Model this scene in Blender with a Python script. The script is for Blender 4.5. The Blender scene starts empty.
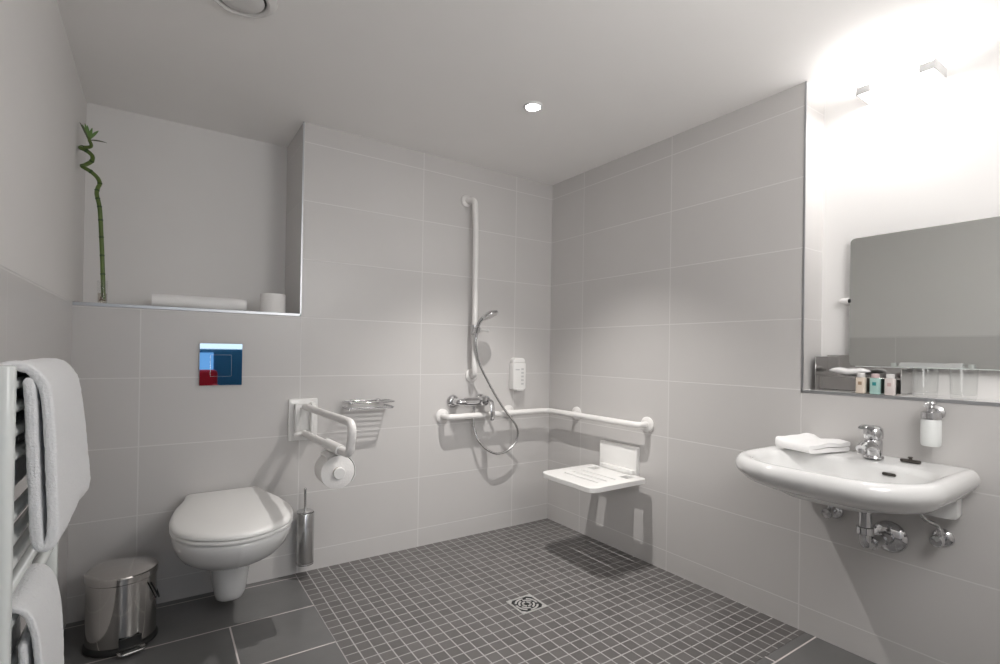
import bpy, bmesh, math, random
from mathutils import Vector, Matrix, noise
random.seed(7)
PI = math.pi
scene = bpy.context.scene
COL = scene.collection

# ------------------------------------------------------------------ room numbers (metres)
XL, XR = -2.5606, 0.0            # left and right wall
YB, YR = 0.0, -3.02              # back wall, wall behind the camera
H = 2.3207
TW, TH, Z0 = .6736, .302, .1068  # wall tiles
NX, ND, NZ = -1.660, .404, 1.332 # niche over the toilet: right edge, depth, ledge height
RY, RD, RZ = -1.670, .165, 1.012 # niche over the basin: far edge, depth, ledge height

# ------------------------------------------------------------------ materials
def new_mat(name):
    m = bpy.data.materials.new(name); m.use_nodes = True
    nt = m.node_tree
    return m, nt, nt.nodes['Principled BSDF']

def pbr(name, col, rough=.5, metal=0., noise_scale=0, noise_amt=.0, bump=0., bump_scale=200, spec=.5, coat=0., sheen=0., sss=0.):
    m, nt, b = new_mat(name)
    b.inputs['Base Color'].default_value = (*col, 1)
    b.inputs['Roughness'].default_value = rough
    b.inputs['Metallic'].default_value = metal
    b.inputs['Specular IOR Level'].default_value = spec
    b.inputs['Coat Weight'].default_value = coat
    b.inputs['Sheen Weight'].default_value = sheen
    tc = nt.nodes.new('ShaderNodeTexCoord')
    if noise_amt:
        n = nt.nodes.new('ShaderNodeTexNoise'); n.inputs['Scale'].default_value = noise_scale
        n.inputs['Detail'].default_value = 4
        nt.links.new(tc.outputs['Object'], n.inputs['Vector'])
        mp = nt.nodes.new('ShaderNodeMapRange')
        mp.inputs['To Min'].default_value = 1 - noise_amt; mp.inputs['To Max'].default_value = 1 + noise_amt
        nt.links.new(n.outputs['Fac'], mp.inputs['Value'])
        mx = nt.nodes.new('ShaderNodeVectorMath'); mx.operation = 'SCALE'
        mx.inputs[0].default_value = col
        nt.links.new(mp.outputs['Result'], mx.inputs['Scale'])
        nt.links.new(mx.outputs['Vector'], b.inputs['Base Color'])
    if bump:
        n2 = nt.nodes.new('ShaderNodeTexNoise'); n2.inputs['Scale'].default_value = bump_scale
        n2.inputs['Detail'].default_value = 5
        nt.links.new(tc.outputs['Object'], n2.inputs['Vector'])
        bp = nt.nodes.new('ShaderNodeBump'); bp.inputs['Strength'].default_value = bump
        bp.inputs['Distance'].default_value = .004
        nt.links.new(n2.outputs['Fac'], bp.inputs['Height'])
        nt.links.new(bp.outputs['Normal'], b.inputs['Normal'])
    return m

def emit(name, col, strength):
    m = bpy.data.materials.new(name); m.use_nodes = True
    nt = m.node_tree; nt.nodes.clear()
    e = nt.nodes.new('ShaderNodeEmission'); o = nt.nodes.new('ShaderNodeOutputMaterial')
    e.inputs['Color'].default_value = (*col, 1); e.inputs['Strength'].default_value = strength
    nt.links.new(e.outputs[0], o.inputs[0])
    return m

def glass(name, col=(1, 1, 1), rough=0., ior=1.45):
    m, nt, b = new_mat(name)
    b.inputs['Base Color'].default_value = (*col, 1)
    b.inputs['Roughness'].default_value = rough
    b.inputs['Transmission Weight'].default_value = 1
    b.inputs['IOR'].default_value = ior
    return m

def tile_mat(name, axis_u, u0, du, axis_v, v0, dv, col, grout, gw, rough, var=.02, cloud=.03, cloud_scale=3., spec=.5,
             row_shift=0., rough_var=0., streak=False):
    """rectangular tiles laid out in world metres: u0/v0 a joint, du/dv the pitch, gw the joint width"""
    m, nt, b = new_mat(name)
    N, L = nt.nodes, nt.links
    geo = N.new('ShaderNodeNewGeometry'); sep = N.new('ShaderNodeSeparateXYZ')
    L.new(geo.outputs['Position'], sep.inputs[0])
    def math_(op, a, c):
        n = N.new('ShaderNodeMath'); n.operation = op
        for i, x in enumerate((a, c)):
            if x is None: continue
            if isinstance(x, (int, float)): n.inputs[i].default_value = x
            else: L.new(x, n.inputs[i])
        return n.outputs[0]
    def cell(ax, o, d):
        return math_('DIVIDE', math_('SUBTRACT', sep.outputs['XYZ'.index(ax)], o), d)
    v = cell(axis_v, v0, dv); vi = math_('FLOOR', v, None)
    u = cell(axis_u, u0, du)
    if row_shift: u = math_('ADD', u, math_('MULTIPLY', vi, row_shift))
    ui = math_('FLOOR', u, None)
    def edge(x, d):   # distance to the joint in metres
        f = math_('FRACT', x, None)
        return math_('MULTIPLY', math_('MINIMUM', f, math_('SUBTRACT', 1., f)), d)
    e = math_('MINIMUM', edge(u, du), edge(v, dv))
    mr = N.new('ShaderNodeMapRange'); mr.interpolation_type = 'SMOOTHSTEP'
    mr.inputs['From Min'].default_value = gw * .35; mr.inputs['From Max'].default_value = gw * .65
    L.new(e, mr.inputs['Value'])
    cmb = N.new('ShaderNodeCombineXYZ'); L.new(ui, cmb.inputs[0]); L.new(vi, cmb.inputs[1])
    wn = N.new('ShaderNodeTexWhiteNoise'); wn.noise_dimensions = '3D'; L.new(cmb.outputs[0], wn.inputs['Vector'])
    ns = N.new('ShaderNodeTexNoise'); ns.inputs['Scale'].default_value = cloud_scale; ns.inputs['Detail'].default_value = 5
    L.new(geo.outputs['Position'], ns.inputs['Vector'])
    k = math_('ADD', math_('MULTIPLY', math_('SUBTRACT', wn.outputs['Value'], .5), 2 * var),
              math_('MULTIPLY', math_('SUBTRACT', ns.outputs['Fac'], .5), 2 * cloud))
    k = math_('ADD', k, 1.)
    sc_ = N.new('ShaderNodeVectorMath'); sc_.operation = 'SCALE'; sc_.inputs[0].default_value = col
    L.new(k, sc_.inputs['Scale'])
    mix = N.new('ShaderNodeMix'); mix.data_type = 'RGBA'
    L.new(mr.outputs['Result'], mix.inputs['Factor'])
    mix.inputs[6].default_value = (*grout, 1)
    L.new(sc_.outputs['Vector'], mix.inputs[7])
    L.new(mix.outputs[2], b.inputs['Base Color'])
    rr = N.new('ShaderNodeMapRange'); rr.inputs['To Min'].default_value = .8; rr.inputs['To Max'].default_value = rough
    L.new(mr.outputs['Result'], rr.inputs['Value'])
    L.new(rr.outputs['Result'], b.inputs['Roughness'])
    b.inputs['Specular IOR Level'].default_value = spec
    bp = N.new('ShaderNodeBump'); bp.inputs['Strength'].default_value = .35; bp.inputs['Distance'].default_value = .0015
    L.new(mr.outputs['Result'], bp.inputs['Height'])
    n3 = N.new('ShaderNodeTexNoise'); n3.inputs['Scale'].default_value = 90; n3.inputs['Detail'].default_value = 3
    L.new(geo.outputs['Position'], n3.inputs['Vector'])
    bp2 = N.new('ShaderNodeBump'); bp2.inputs['Strength'].default_value = .06; bp2.inputs['Distance'].default_value = .002
    L.new(n3.outputs['Fac'], bp2.inputs['Height']); L.new(bp.outputs['Normal'], bp2.inputs['Normal'])
    L.new(bp2.outputs['Normal'], b.inputs['Normal'])
    return m

TILE = (.60, .585, .575); GROUT = (.71, .697, .688)
M = {}
M['tile_back'] = tile_mat('tile back wall', 'X', -.3072, TW, 'Z', Z0, TH, TILE, GROUT, .005, .34)
M['tile_right'] = tile_mat('tile right wall', 'Y', -.3197, TW, 'Z', Z0, TH, TILE, GROUT, .005, .34)
M['tile_left'] = tile_mat('tile left wall', 'Y', -1.0853, TW, 'Z', Z0 + .012, TH, TILE, GROUT, .005, .34)
M['tile_rear'] = tile_mat('tile rear wall', 'X', -.3072, TW, 'Z', Z0, TH, TILE, GROUT, .005, .34)
M['mosaic'] = tile_mat('grey floor mosaic', 'X', 0., .0555, 'Y', 0., .0557, (.116, .110, .107), (.38, .37, .365), .0046, .42, var=.12, cloud=.10, cloud_scale=2.5)
M['slate'] = tile_mat('dark floor tile', 'X', -2.0, .674, 'Y', -.7205, .3385, (.140, .139, .138), (.60, .55, .54), .0062, .30, var=.05, cloud=.22, cloud_scale=5, row_shift=.5)
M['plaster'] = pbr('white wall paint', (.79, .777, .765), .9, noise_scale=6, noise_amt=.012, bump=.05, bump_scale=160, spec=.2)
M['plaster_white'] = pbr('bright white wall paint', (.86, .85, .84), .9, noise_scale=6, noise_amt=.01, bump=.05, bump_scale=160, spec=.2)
M['ceiling'] = pbr('ceiling paint', (.90, .885, .872), .92, noise_scale=5, noise_amt=.012, bump=.04, bump_scale=140, spec=.2)
M['ledge'] = pbr('ledge stone', (.72, .71, .70), .35)
M['ceramic'] = pbr('white sanitary ceramic', (.76, .76, .755), .08, coat=.3)
M['plastic'] = pbr('white plastic', (.82, .815, .80), .28)
M['plastic_grey'] = pbr('light grey plastic', (.70, .69, .68), .35)
M['nylon'] = pbr('white nylon rail', (.80, .785, .77), .33)
M['chrome'] = pbr('chrome', (.66, .66, .67), .06, 1.)
M['chrome_plate'] = pbr('polished chrome plate', (.86, .87, .88), .02, 1.)
M['steel'] = pbr('brushed steel', (.62, .62, .62), .26, 1.)
M['steel_bright'] = pbr('bright polished steel', (.62, .61, .60), .14, 1.)
M['steel_pol'] = pbr('polished steel', (.60, .58, .56), .10, 1.)
M['trim'] = pbr('metal tile profile', (.50, .51, .53), .38, 1.)
M['black'] = pbr('black plastic', (.012, .012, .012), .4)
M['darkslot'] = pbr('dark slot', (.02, .02, .02), .7)
M['bronze'] = pbr('dark metal', (.07, .062, .056), .3, .6)
M['towel'] = pbr('white terry', (.86, .865, .875), .95, bump=.6, bump_scale=260, sheen=.4, spec=.1)
M['cotton'] = pbr('white cotton', (.93, .925, .92), .9, bump=.5, bump_scale=300, sheen=.2, spec=.1)
M['paper'] = pbr('tissue paper', (.86, .845, .83), .95, bump=.25, bump_scale=120, spec=.1)
M['card'] = pbr('cardboard tube', (.45, .36, .26), .9)
M['rad'] = pbr('radiator enamel', (.79, .82, .805), .25)
M['mirror'] = pbr('mirror silver', (.80, .82, .80), .015, 1.)
M['mirror_edge'] = pbr('ground glass edge', (.85, .90, .88), .2)
def thin_glass(name, tint=(.992, .995, .993), refl=.5, rough=.02):
    m = bpy.data.materials.new(name); m.use_nodes = True
    nt = m.node_tree; nt.nodes.clear()
    o = nt.nodes.new('ShaderNodeOutputMaterial'); mx = nt.nodes.new('ShaderNodeMixShader')
    tr = nt.nodes.new('ShaderNodeBsdfTransparent'); gl = nt.nodes.new('ShaderNodeBsdfGlossy'); fr = nt.nodes.new('ShaderNodeLayerWeight')
    tr.inputs['Color'].default_value = (*tint, 1); gl.inputs['Roughness'].default_value = rough
    fr.inputs['Blend'].default_value = .5
    pw = nt.nodes.new('ShaderNodeMath'); pw.operation = 'POWER'; pw.inputs[1].default_value = 4.
    ml = nt.nodes.new('ShaderNodeMath'); ml.operation = 'MULTIPLY_ADD'; ml.inputs[1].default_value = refl; ml.inputs[2].default_value = .035
    nt.links.new(fr.outputs['Facing'], pw.inputs[0]); nt.links.new(pw.outputs[0], ml.inputs[0])
    nt.links.new(ml.outputs[0], mx.inputs[0]); nt.links.new(tr.outputs[0], mx.inputs[1]); nt.links.new(gl.outputs[0], mx.inputs[2])
    nt.links.new(mx.outputs[0], o.inputs[0])
    return m
M['glass'] = thin_glass('clear glass')
M['frost'] = pbr('frosted glass', (.80, .82, .81), .35)
M['water'] = thin_glass('water', (.90, .87, .83), .2)
M['film'] = pbr('white plastic film', (.86, .85, .85), .18, coat=.4)
M['cream'] = pbr('cream bottle', (.78, .68, .58), .3)
M['teal'] = pbr('pale teal bottle', (.42, .62, .58), .3)
M['pinkish'] = pbr('pale pink bottle', (.76, .69, .67), .3)
M['brown'] = pbr('brown mark', (.42, .30, .20), .5)
M['dteal'] = pbr('dark teal mark', (.02, .26, .27), .5)
M['pinkmark'] = pbr('pink mark', (.62, .46, .44), .5)
M['pinkcap'] = pbr('dusty pink cap', (.66, .52, .52), .4)
M['whitecap'] = pbr('white cap', (.82, .80, .79), .35)
M['bamboo'] = pbr('bamboo green', (.095, .15, .028), .4, noise_scale=22, noise_amt=.6)
M['bamboo_dark'] = pbr('bamboo node', (.03, .07, .012), .5)
M['leaf'] = pbr('leaf green', (.13, .24, .06), .45, noise_scale=25, noise_amt=.3)
M['leaf_dark'] = pbr('withered leaf', (.10, .11, .07), .6)
M['root'] = pbr('root', (.22, .14, .09), .8, noise_scale=60, noise_amt=.4)
M['sticker'] = pbr('yellow green sticker', (.55, .60, .05), .5)
M['lens'] = emit('downlight lens', (1, .97, .93), 40)
M['lamp'] = emit('lamp diffuser', (1, .98, .965), 30)
M['steel_matte'] = pbr('satin steel', (.62, .61, .60), .35, .55)
M['lamp_rim'] = pbr('lamp rim', (.80, .80, .80), .4)
M['lamp_cap'] = pbr('lamp end cap', (.66, .66, .66), .5)
M['white_paint'] = pbr('white enamel', (.80, .80, .79), .5)
M['print_grey'] = pbr('grey print', (.58, .58, .58), .5)
M['seam'] = pbr('vent gap', (.09, .085, .08), .8)

# ------------------------------------------------------------------ object helpers
def link(o): COL.objects.link(o); return o

def thing(name, label, cat, loc, group=None):
    o = link(bpy.data.objects.new(name, None)); o.location = loc
    o.empty_display_size = .05
    o['label'] = label; o['category'] = cat
    if group: o['group'] = group
    return o

def tag(o, label, cat, group=None):
    o['label'] = label; o['category'] = cat
    if group: o['group'] = group
    return o

def root_loc(p):
    while p is not None and p.parent is not None: p = p.parent
    return Vector(p.location) if p is not None else Vector((0, 0, 0))

def part(name, bm, mat, parent=None, smooth=True, label=None, mats=None, angle=40):
    """link a bmesh built in world metres as one mesh object under its thing"""
    off = root_loc(parent)
    bmesh.ops.translate(bm, verts=bm.verts, vec=-off)
    bmesh.ops.recalc_face_normals(bm, faces=bm.faces)
    me = bpy.data.meshes.new(name); bm.to_mesh(me); bm.free()
    for m in (mats or [mat]): me.materials.append(m)
    if smooth:
        me.polygons.foreach_set('use_smooth', [True] * len(me.polygons))
        try: me.set_sharp_from_angle(angle=math.radians(angle))
        except Exception: pass
    o = link(bpy.data.objects.new(name, me))
    if parent is not None: o.parent = parent
    if label: o['label'] = label
    return o

def solo(name, bm, mat, label, cat, loc, group=None, **kw):
    """a thing that is one mesh: origin at its base"""
    bmesh.ops.translate(bm, verts=bm.verts, vec=-Vector(loc))
    o = part(name, bm, mat, None, **kw); o.location = loc
    return tag(o, label, cat, group)

def struct(name, bm, mat, **kw):
    o = part(name, bm, mat, None, smooth=False, **kw); o['kind'] = 'structure'; return o

def B(): return bmesh.new()

def box(bm, x0, x1, y0, y1, z0, z1, bev=0., seg=2, mi=0):
    r = bmesh.ops.create_cube(bm, size=1.)
    vs = r['verts']
    for v in vs:
        v.co = Vector(((x0 + x1) / 2 + v.co.x * (x1 - x0), (y0 + y1) / 2 + v.co.y * (y1 - y0), (z0 + z1) / 2 + v.co.z * (z1 - z0)))
    fs = set(f for v in vs for f in v.link_faces)
    for f in fs: f.material_index = mi
    if bev:
        es = set(e for v in vs for e in v.link_edges)
        bmesh.ops.bevel(bm, geom=list(es), offset=bev, segments=seg, profile=.5, affect='EDGES')
    return bm

def frame_from(d):
    d = d.normalized(); a = Vector((0, 0, 1)) if abs(d.z) < .9 else Vector((1, 0, 0))
    u = d.cross(a).normalized(); return u, d.cross(u).normalized()

def fillet(pts, r, n=8):
    """round the inner corners of a polyline"""
    pts = [Vector(p) for p in pts]; out = [pts[0]]
    for i in range(1, len(pts) - 1):
        p, a, b = pts[i], pts[i - 1], pts[i + 1]
        da, db = (a - p).normalized(), (b - p).normalized()
        ang = da.angle(db)
        if ang > PI - .02: out.append(p); continue
        rr = r[i - 1] if isinstance(r, (list, tuple)) else r
        d = min(rr / math.tan(ang / 2), (a - p).length * .49, (b - p).length * .49)
        s, e = p + da * d, p + db * d
        for k in range(n + 1):
            t = k / n
            out.append(s * (1 - t) ** 2 + p * 2 * t * (1 - t) + e * t * t)
    out.append(pts[-1]); return out

def spline(pts, n=8, closed=False):
    pts = [Vector(p) for p in pts]; out = []
    m = len(pts)
    rng = range(m) if closed else range(m - 1)
    for i in rng:
        g = (lambda k: pts[k % m]) if closed else (lambda k: pts[max(0, min(m - 1, k))])
        p0, p1, p2, p3 = g(i - 1), g(i), g(i + 1), g(i + 2)
        for k in range(n):
            t = k / n
            out.append(.5 * ((2 * p1) + (p2 - p0) * t + (2 * p0 - 5 * p1 + 4 * p2 - p3) * t * t + (3 * p1 - p0 - 3 * p2 + p3) * t ** 3))
    if not closed: out.append(pts[-1])
    return out

def loft(bm, rings, cap0=True, cap1=True, closed=True, mi=0):
    vr = [[bm.verts.new(p) for p in r] for r in rings]
    n = len(vr[0])
    for a, b in zip(vr, vr[1:]):
        for i in range(n if closed else n - 1):
            j = (i + 1) % n
            f = bm.faces.new((a[i], a[j], b[j], b[i])); f.material_index = mi
    if cap0:
        f = bm.faces.new(list(reversed(vr[0]))); f.material_index = mi
    if cap1:
        f = bm.faces.new(vr[-1]); f.material_index = mi
    return bm

def tube(bm, pts, r, n=14, mi=0, caps=True, flat=None):
    """round tube along a polyline; r a number or one per point"""
    pts = [Vector(p) for p in pts]; m = len(pts)
    tang = [((pts[min(i + 1, m - 1)] - pts[max(i - 1, 0)]).normalized()) for i in range(m)]
    u, _ = frame_from(tang[0]); rings = []
    for i in range(m):
        t = tang[i]; u = (u - t * u.dot(t)).normalized(); w = t.cross(u)
        ri = r[i] if isinstance(r, (list, tuple)) else r
        rings.append([pts[i] + (u * math.cos(2 * PI * k / n) + w * math.sin(2 * PI * k / n)) * ri for k in range(n)])
    return loft(bm, rings, caps, caps, True, mi)

def lathe(bm, prof, origin, axis=(0, 0, 1), n=32, mi=0, cap0=True, cap1=True):
    """prof: list of (radius, height along the axis)"""
    d = Vector(axis).normalized(); u, w = frame_from(d); o = Vector(origin); rings = []
    for r, h in prof:
        r = max(r, 1e-5)
        rings.append([o + d * h + (u * math.cos(2 * PI * k / n) + w * math.sin(2 * PI * k / n)) * r for k in range(n)])
    return loft(bm, rings, cap0, cap1, True, mi)

def rrect(x0, x1, y0, y1, r, n=6):
    """rounded rectangle outline, r = one radius or four (x0y0, x1y0, x1y1, x0y1)"""
    rs = r if isinstance(r, (list, tuple)) else (r,) * 4
    out = []
    for (cx, cy, a0), q in zip(((x0, y0, PI), (x1, y0, 1.5 * PI), (x1, y1, 0), (x0, y1, .5 * PI)), rs):
        q = max(q, 1e-4)
        ox = cx + q if cx == x0 else cx - q; oy = cy + q if cy == y0 else cy - q
        for k in range(n + 1):
            a = a0 + k / n * PI / 2
            out.append((ox + q * math.cos(a), oy + q * math.sin(a)))
    return out

def plate(bm, outline, h0, h1, put, bev=0., mi=0):
    """extrude a 2D outline between h0 and h1; put(a, b, h) -> world point; soft edges by inset rings"""
    cx = sum(p[0] for p in outline) / len(outline); cy = sum(p[1] for p in outline) / len(outline)
    def ring(h, ins):
        out = []
        for i, (a, b) in enumerate(outline):
            d = Vector((a - cx, b - cy))
            L_ = d.length
            q = d * ((L_ - ins) / L_) if L_ > 1e-6 else d
            out.append(Vector(put(cx + q.x, cy + q.y, h)))
        return out
    s = 1 if h1 > h0 else -1
    if bev:
        rings = [ring(h0, bev), ring(h0 + s * bev * .3, bev * .3), ring(h0 + s * bev, 0), ring(h1 - s * bev, 0), ring(h1 - s * bev * .3, bev * .3), ring(h1, bev)]
    else: rings = [ring(h0, 0), ring(h1, 0)]
    return loft(bm, rings, True, True, True, mi)

def ribbon(path, th, n_end=5):
    """closed 2D profile of a sheet of thickness th following a 2D path"""
    P = [Vector((a, b)) for a, b in path]; m = len(P)
    Ls, Rs = [], []
    for i in range(m):
        t = (P[min(i + 1, m - 1)] - P[max(i - 1, 0)]).normalized(); nrm = Vector((-t.y, t.x))
        Ls.append(P[i] + nrm * th / 2); Rs.append(P[i] - nrm * th / 2)
    def cap(c, a):   # half circle
        out = []
        d = a - c
        for k in range(1, n_end):
            ang = -PI * k / n_end
            out.append(c + Vector((d.x * math.cos(ang) - d.y * math.sin(ang), d.x * math.sin(ang) + d.y * math.cos(ang))))
        return out
    return Ls + cap(P[-1], Ls[-1]) + list(reversed(Rs)) + cap(P[0], Rs[0])

def sweep(bm, prof, stations, put, jitter=None):
    rings = []
    for s in stations:
        r = []
        for i, p in enumerate(prof):
            q = Vector(put(p.x, p.y, s))
            if jitter: q += jitter(q, i / len(prof), s)
            r.append(q)
        rings.append(r)
    return loft(bm, rings, True, True)

def subdiv(o, lv=1):
    md = o.modifiers.new('sub', 'SUBSURF'); md.levels = lv; md.render_levels = lv
def bevel_mod(o, w, s=3):
    md = o.modifiers.new('bev', 'BEVEL'); md.width = w; md.segments = s; md.limit_method = 'ANGLE'; md.angle_limit = math.radians(40)

# ================================================================== THE SETTING
bm = B()
XO = .40
box(bm, XL - .3, XR + .3, YR - .3, YB + .5, -.12, 0)
# split: slate overall, mosaic laid flush on top of the shower area
struct('floor', bm, M['slate'])
bm = B(); box(bm, -1.665, 0, -1.695, 0, -.05, .0012); struct('floor_shower', bm, M['mosaic'])
bm = B(); box(bm, XL - .3, XR + .4, YR - .3, YB + .6, H, H + .12); struct('ceiling', bm, M['ceiling'])

bm = B()
box(bm, NX, XR + .3, YB, YB + .55, 0, H)
box(bm, XL - .3, NX, YB, YB + .55, 0, NZ - .012)
struct('wall_back', bm, M['tile_back'])
bm = B(); box(bm, XL - .3, NX, ND, ND + .12, NZ - .1, H); struct('wall_back_niche', bm, M['plaster'])
bm = B(); box(bm, XL, NX, .004, ND, NZ - .012, NZ); struct('trim_1', bm, M['ledge'])           # ledge over the cistern
bm = B(); box(bm, XL, NX + .004, -.003, .004, NZ - .013, NZ + .001, .001)
box(bm, NX - .003, NX + .004, -.003, .004, NZ - .013, H)
struct('trim_2', bm, M['trim'])                                                                  # metal edge profile

bm = B(); box(bm, XL - .12, XL - .0, YR - .3, ND + .1, 0, NZ); struct('wall_left', bm, M['tile_left'])
bm = B(); box(bm, XL - .12, XL - .006, YR - .3, ND + .12, NZ - .01, H); M['plaster_dimmed'] = pbr('white wall paint darkened', (.74, .725, .712), .9, noise_scale=6, noise_amt=.012, bump=.05, bump_scale=160, spec=.2)  # same white paint, base colour darkened to offset strong light on this wall
struct('wall_left_upper', bm, M['plaster_dimmed'])

bm = B()
box(bm, XR, XR + .3, RY, YB, 0, H)
box(bm, XR, XR + .3, YR - .3, RY, 0, RZ - .010)
struct('wall_right', bm, M['tile_right'])
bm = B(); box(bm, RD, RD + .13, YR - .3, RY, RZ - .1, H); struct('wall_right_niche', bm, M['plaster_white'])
bm = B(); box(bm, XR + .004, RD, YR, RY, RZ - .010, RZ); struct('trim_3', bm, M['ledge'])
bm = B(); box(bm, -.003, .004, YR, RY + .004, RZ - .011, RZ + .001, .001)
box(bm, -.003, .004, RY - .003, RY + .004, RZ - .011, H)
struct('trim_4', bm, M['trim'])

# wall behind the camera, with the doorway the photograph was taken through
DX0, DX1, DH = -2.44, -1.34, 2.06
bm = B()
box(bm, XL - .12, DX0, YR - .12, YR, 0, H); box(bm, DX1, XR + .3, YR - .12, YR, 0, H)
box(bm, DX0, DX1, YR - .12, YR, DH, H)
struct('wall_rear', bm, M['plaster'])
bm = B()
box(bm, DX0 - .06, DX0 + .01, YR - .14, YR + .015, 0, DH + .06, .003); box(bm, DX1 - .01, DX1 + .06, YR - .14, YR + .015, 0, DH + .06, .003)
box(bm, DX0 - .06, DX1 + .06, YR - .14, YR + .015, DH - .01, DH + .06, .003)
struct('door_1', bm, M['white_paint'])

# the bedroom beyond the doorway (seen only in the chrome)
M['blue_wall'] = pbr('blue wall', (.02, .17, .36), .7)
M['red_fabric'] = pbr('red fabric', (.42, .01, .03), .9)
M['carpet'] = pbr('dark carpet', (.03, .03, .035), .95)
M['daylight'] = emit('daylit window', (.97, .98, 1.), 3.5)
M['daylight_low'] = emit('shaded window', (.62, .82, 1.), 1.0)
M['daylight_blue'] = emit('curtained window', (.16, .42, .85), .7)
bm = B(); box(bm, -4.2, 1.2, -6.7, YR - .3, -.12, 0); struct('floor_bedroom', bm, M['carpet'])
bm = B(); box(bm, -4.2, 1.2, -6.7, YR - .3, 2.6, 2.7); struct('ceiling_bedroom', bm, M['plaster_white'])
bm = B(); box(bm, -4.2, 1.2, -6.7, -6.6, -.1, 2.6)
struct('wall_bedroom_far', bm, M['blue_wall'])
bm = B(); box(bm, 1.1, 1.2, -6.6, YR - .12, -.1, 2.6); box(bm, -4.2, -4.1, -6.6, YR - .12, -.1, 2.6)
box(bm, -4.2, XL - .12, YR - .3, YR - .12, -.1, 2.6); box(bm, XR + .3, 1.2, YR - .3, YR - .12, -.1, 2.6)
struct('wall_bedroom', bm, M['plaster_white'])
bm = B(); box(bm, -4.05, -2.25, -6.6, -6.58, .5, 2.4); struct('window_1', bm, M['daylight'])
bm = B(); box(bm, -2.2, -.9, -6.6, -6.58, 1.13, 1.9); struct('window_2', bm, M['daylight_low'])
bm = B(); box(bm, -1.80, -1.53, -6.6, -6.58, .74, 1.07); struct('window_3', bm, M['daylight_blue'])
# ------------------------------------------------------------------ camera
cam_d = bpy.data.cameras.new('camera'); cam = link(bpy.data.objects.new('camera', cam_d))
f_px, yaw, pit, rol = 506.5477, .5932, .0042, .0159
cam_d.sensor_width = 36; cam_d.lens = f_px * 36 / 1000
cam_d.shift_y = 18. / 1000
cam_d.clip_start = .02
c_, s_ = math.cos(yaw), math.sin(yaw)
fw = Vector((s_ * math.cos(pit), c_ * math.cos(pit), math.sin(pit))); r0 = Vector((c_, -s_, 0)); u0 = r0.cross(fw)
r1 = r0 * math.cos(rol) + u0 * math.sin(rol); u1 = -r0 * math.sin(rol) + u0 * math.cos(rol)
mw = Matrix((( r1.x, u1.x, -fw.x), (r1.y, u1.y, -fw.y), (r1.z, u1.z, -fw.z))).to_4x4()
mw.translation = Vector((-2.2621, -2.7321, 1.1516))
cam.matrix_world = mw
scene.camera = cam

# ------------------------------------------------------------------ lights
def spot(name, loc, power, size=2.6, blend=.6, rad=.035, col=(1, .965, .93)):
    l = bpy.data.lights.new(name, 'SPOT'); l.energy = power; l.spot_size = size; l.spot_blend = blend
    l.shadow_soft_size = rad; l.color = col
    o = link(bpy.data.objects.new(name, l)); o.location = loc; return o
DL = (-.808, -.822)
spot('shower_spot', (*DL, H - .02), 86, 1.68, 1., .009)
l = bpy.data.lights.new('entrance_fill', 'POINT'); l.energy = 23; l.shadow_soft_size = .30; l.color = (1, .985, .97)  # added fill light near the doorway, evens out the room; no real lamp
o = link(bpy.data.objects.new('entrance_fill', l)); o.location = (-1.05, -2.84, 1.72)
wl = scene.world or bpy.data.worlds.new('world'); scene.world = wl
wl.use_nodes = True
wl.node_tree.nodes['Background'].inputs[0].default_value = (.8, .9, 1, 1)
wl.node_tree.nodes['Background'].inputs[1].default_value = .3

scene.view_settings.view_transform = 'Standard'; scene.view_settings.look = 'None'
scene.view_settings.exposure = .48; scene.view_settings.gamma = 1; scene.view_settings.use_curve_mapping = False
scene.cycles.use_denoising = True
scene.cycles.max_bounces = 12; scene.cycles.diffuse_bounces = 6; scene.cycles.glossy_bounces = 6; scene.cycles.transmission_bounces = 12
scene.cycles.caustics_reflective = False; scene.cycles.caustics_refractive = False
scene.cycles.sample_clamp_indirect = 4

#@@THINGS
# ================================================================== CEILING AND WALL LIGHTS
t = thing('ceiling_spotlight', 'small round lit recessed spotlight in the ceiling above the shower area', 'light', (*DL, H))
part('ring', lathe(B(), [(.033, -.0005), (.033, -.006), (.037, -.009), (.044, -.006), (.047, -.001), (.047, -.0005)], (*DL, H), n=40), M['lamp_rim'], t)
part('lens', lathe(B(), [(.0335, -.0008), (.0335, -.004), (.02, -.0055), (.0, -.006)], (*DL, H), n=40, cap1=False), M['lens'], t)

VX, VY = -2.052, -.853
t = thing('ceiling_vent', 'white round exhaust air valve in the ceiling at the top left', 'vent', (VX, VY, H))
part('outer_ring', lathe(B(), [(.077, -.0005), (.077, -.010), (.080, -.014), (.088, -.016), (.1, -.010), (.108, -.003), (.110, -.0005)], (VX, VY, H), n=48), M['plastic_grey'], t)
part('duct_gap', lathe(B(), [(.076, -.0006), (.076, -.003)], (VX, VY, H), n=40), M['seam'], t, label='dark gap inside the vent')
part('valve_disc', lathe(B(), [(.02, -.0035), (.068, -.006), (.0705, -.012), (.066, -.0165), (.04, -.020), (.0, -.021)], (VX, VY, H), n=48, cap1=False), M['plastic_grey'], t)

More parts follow.
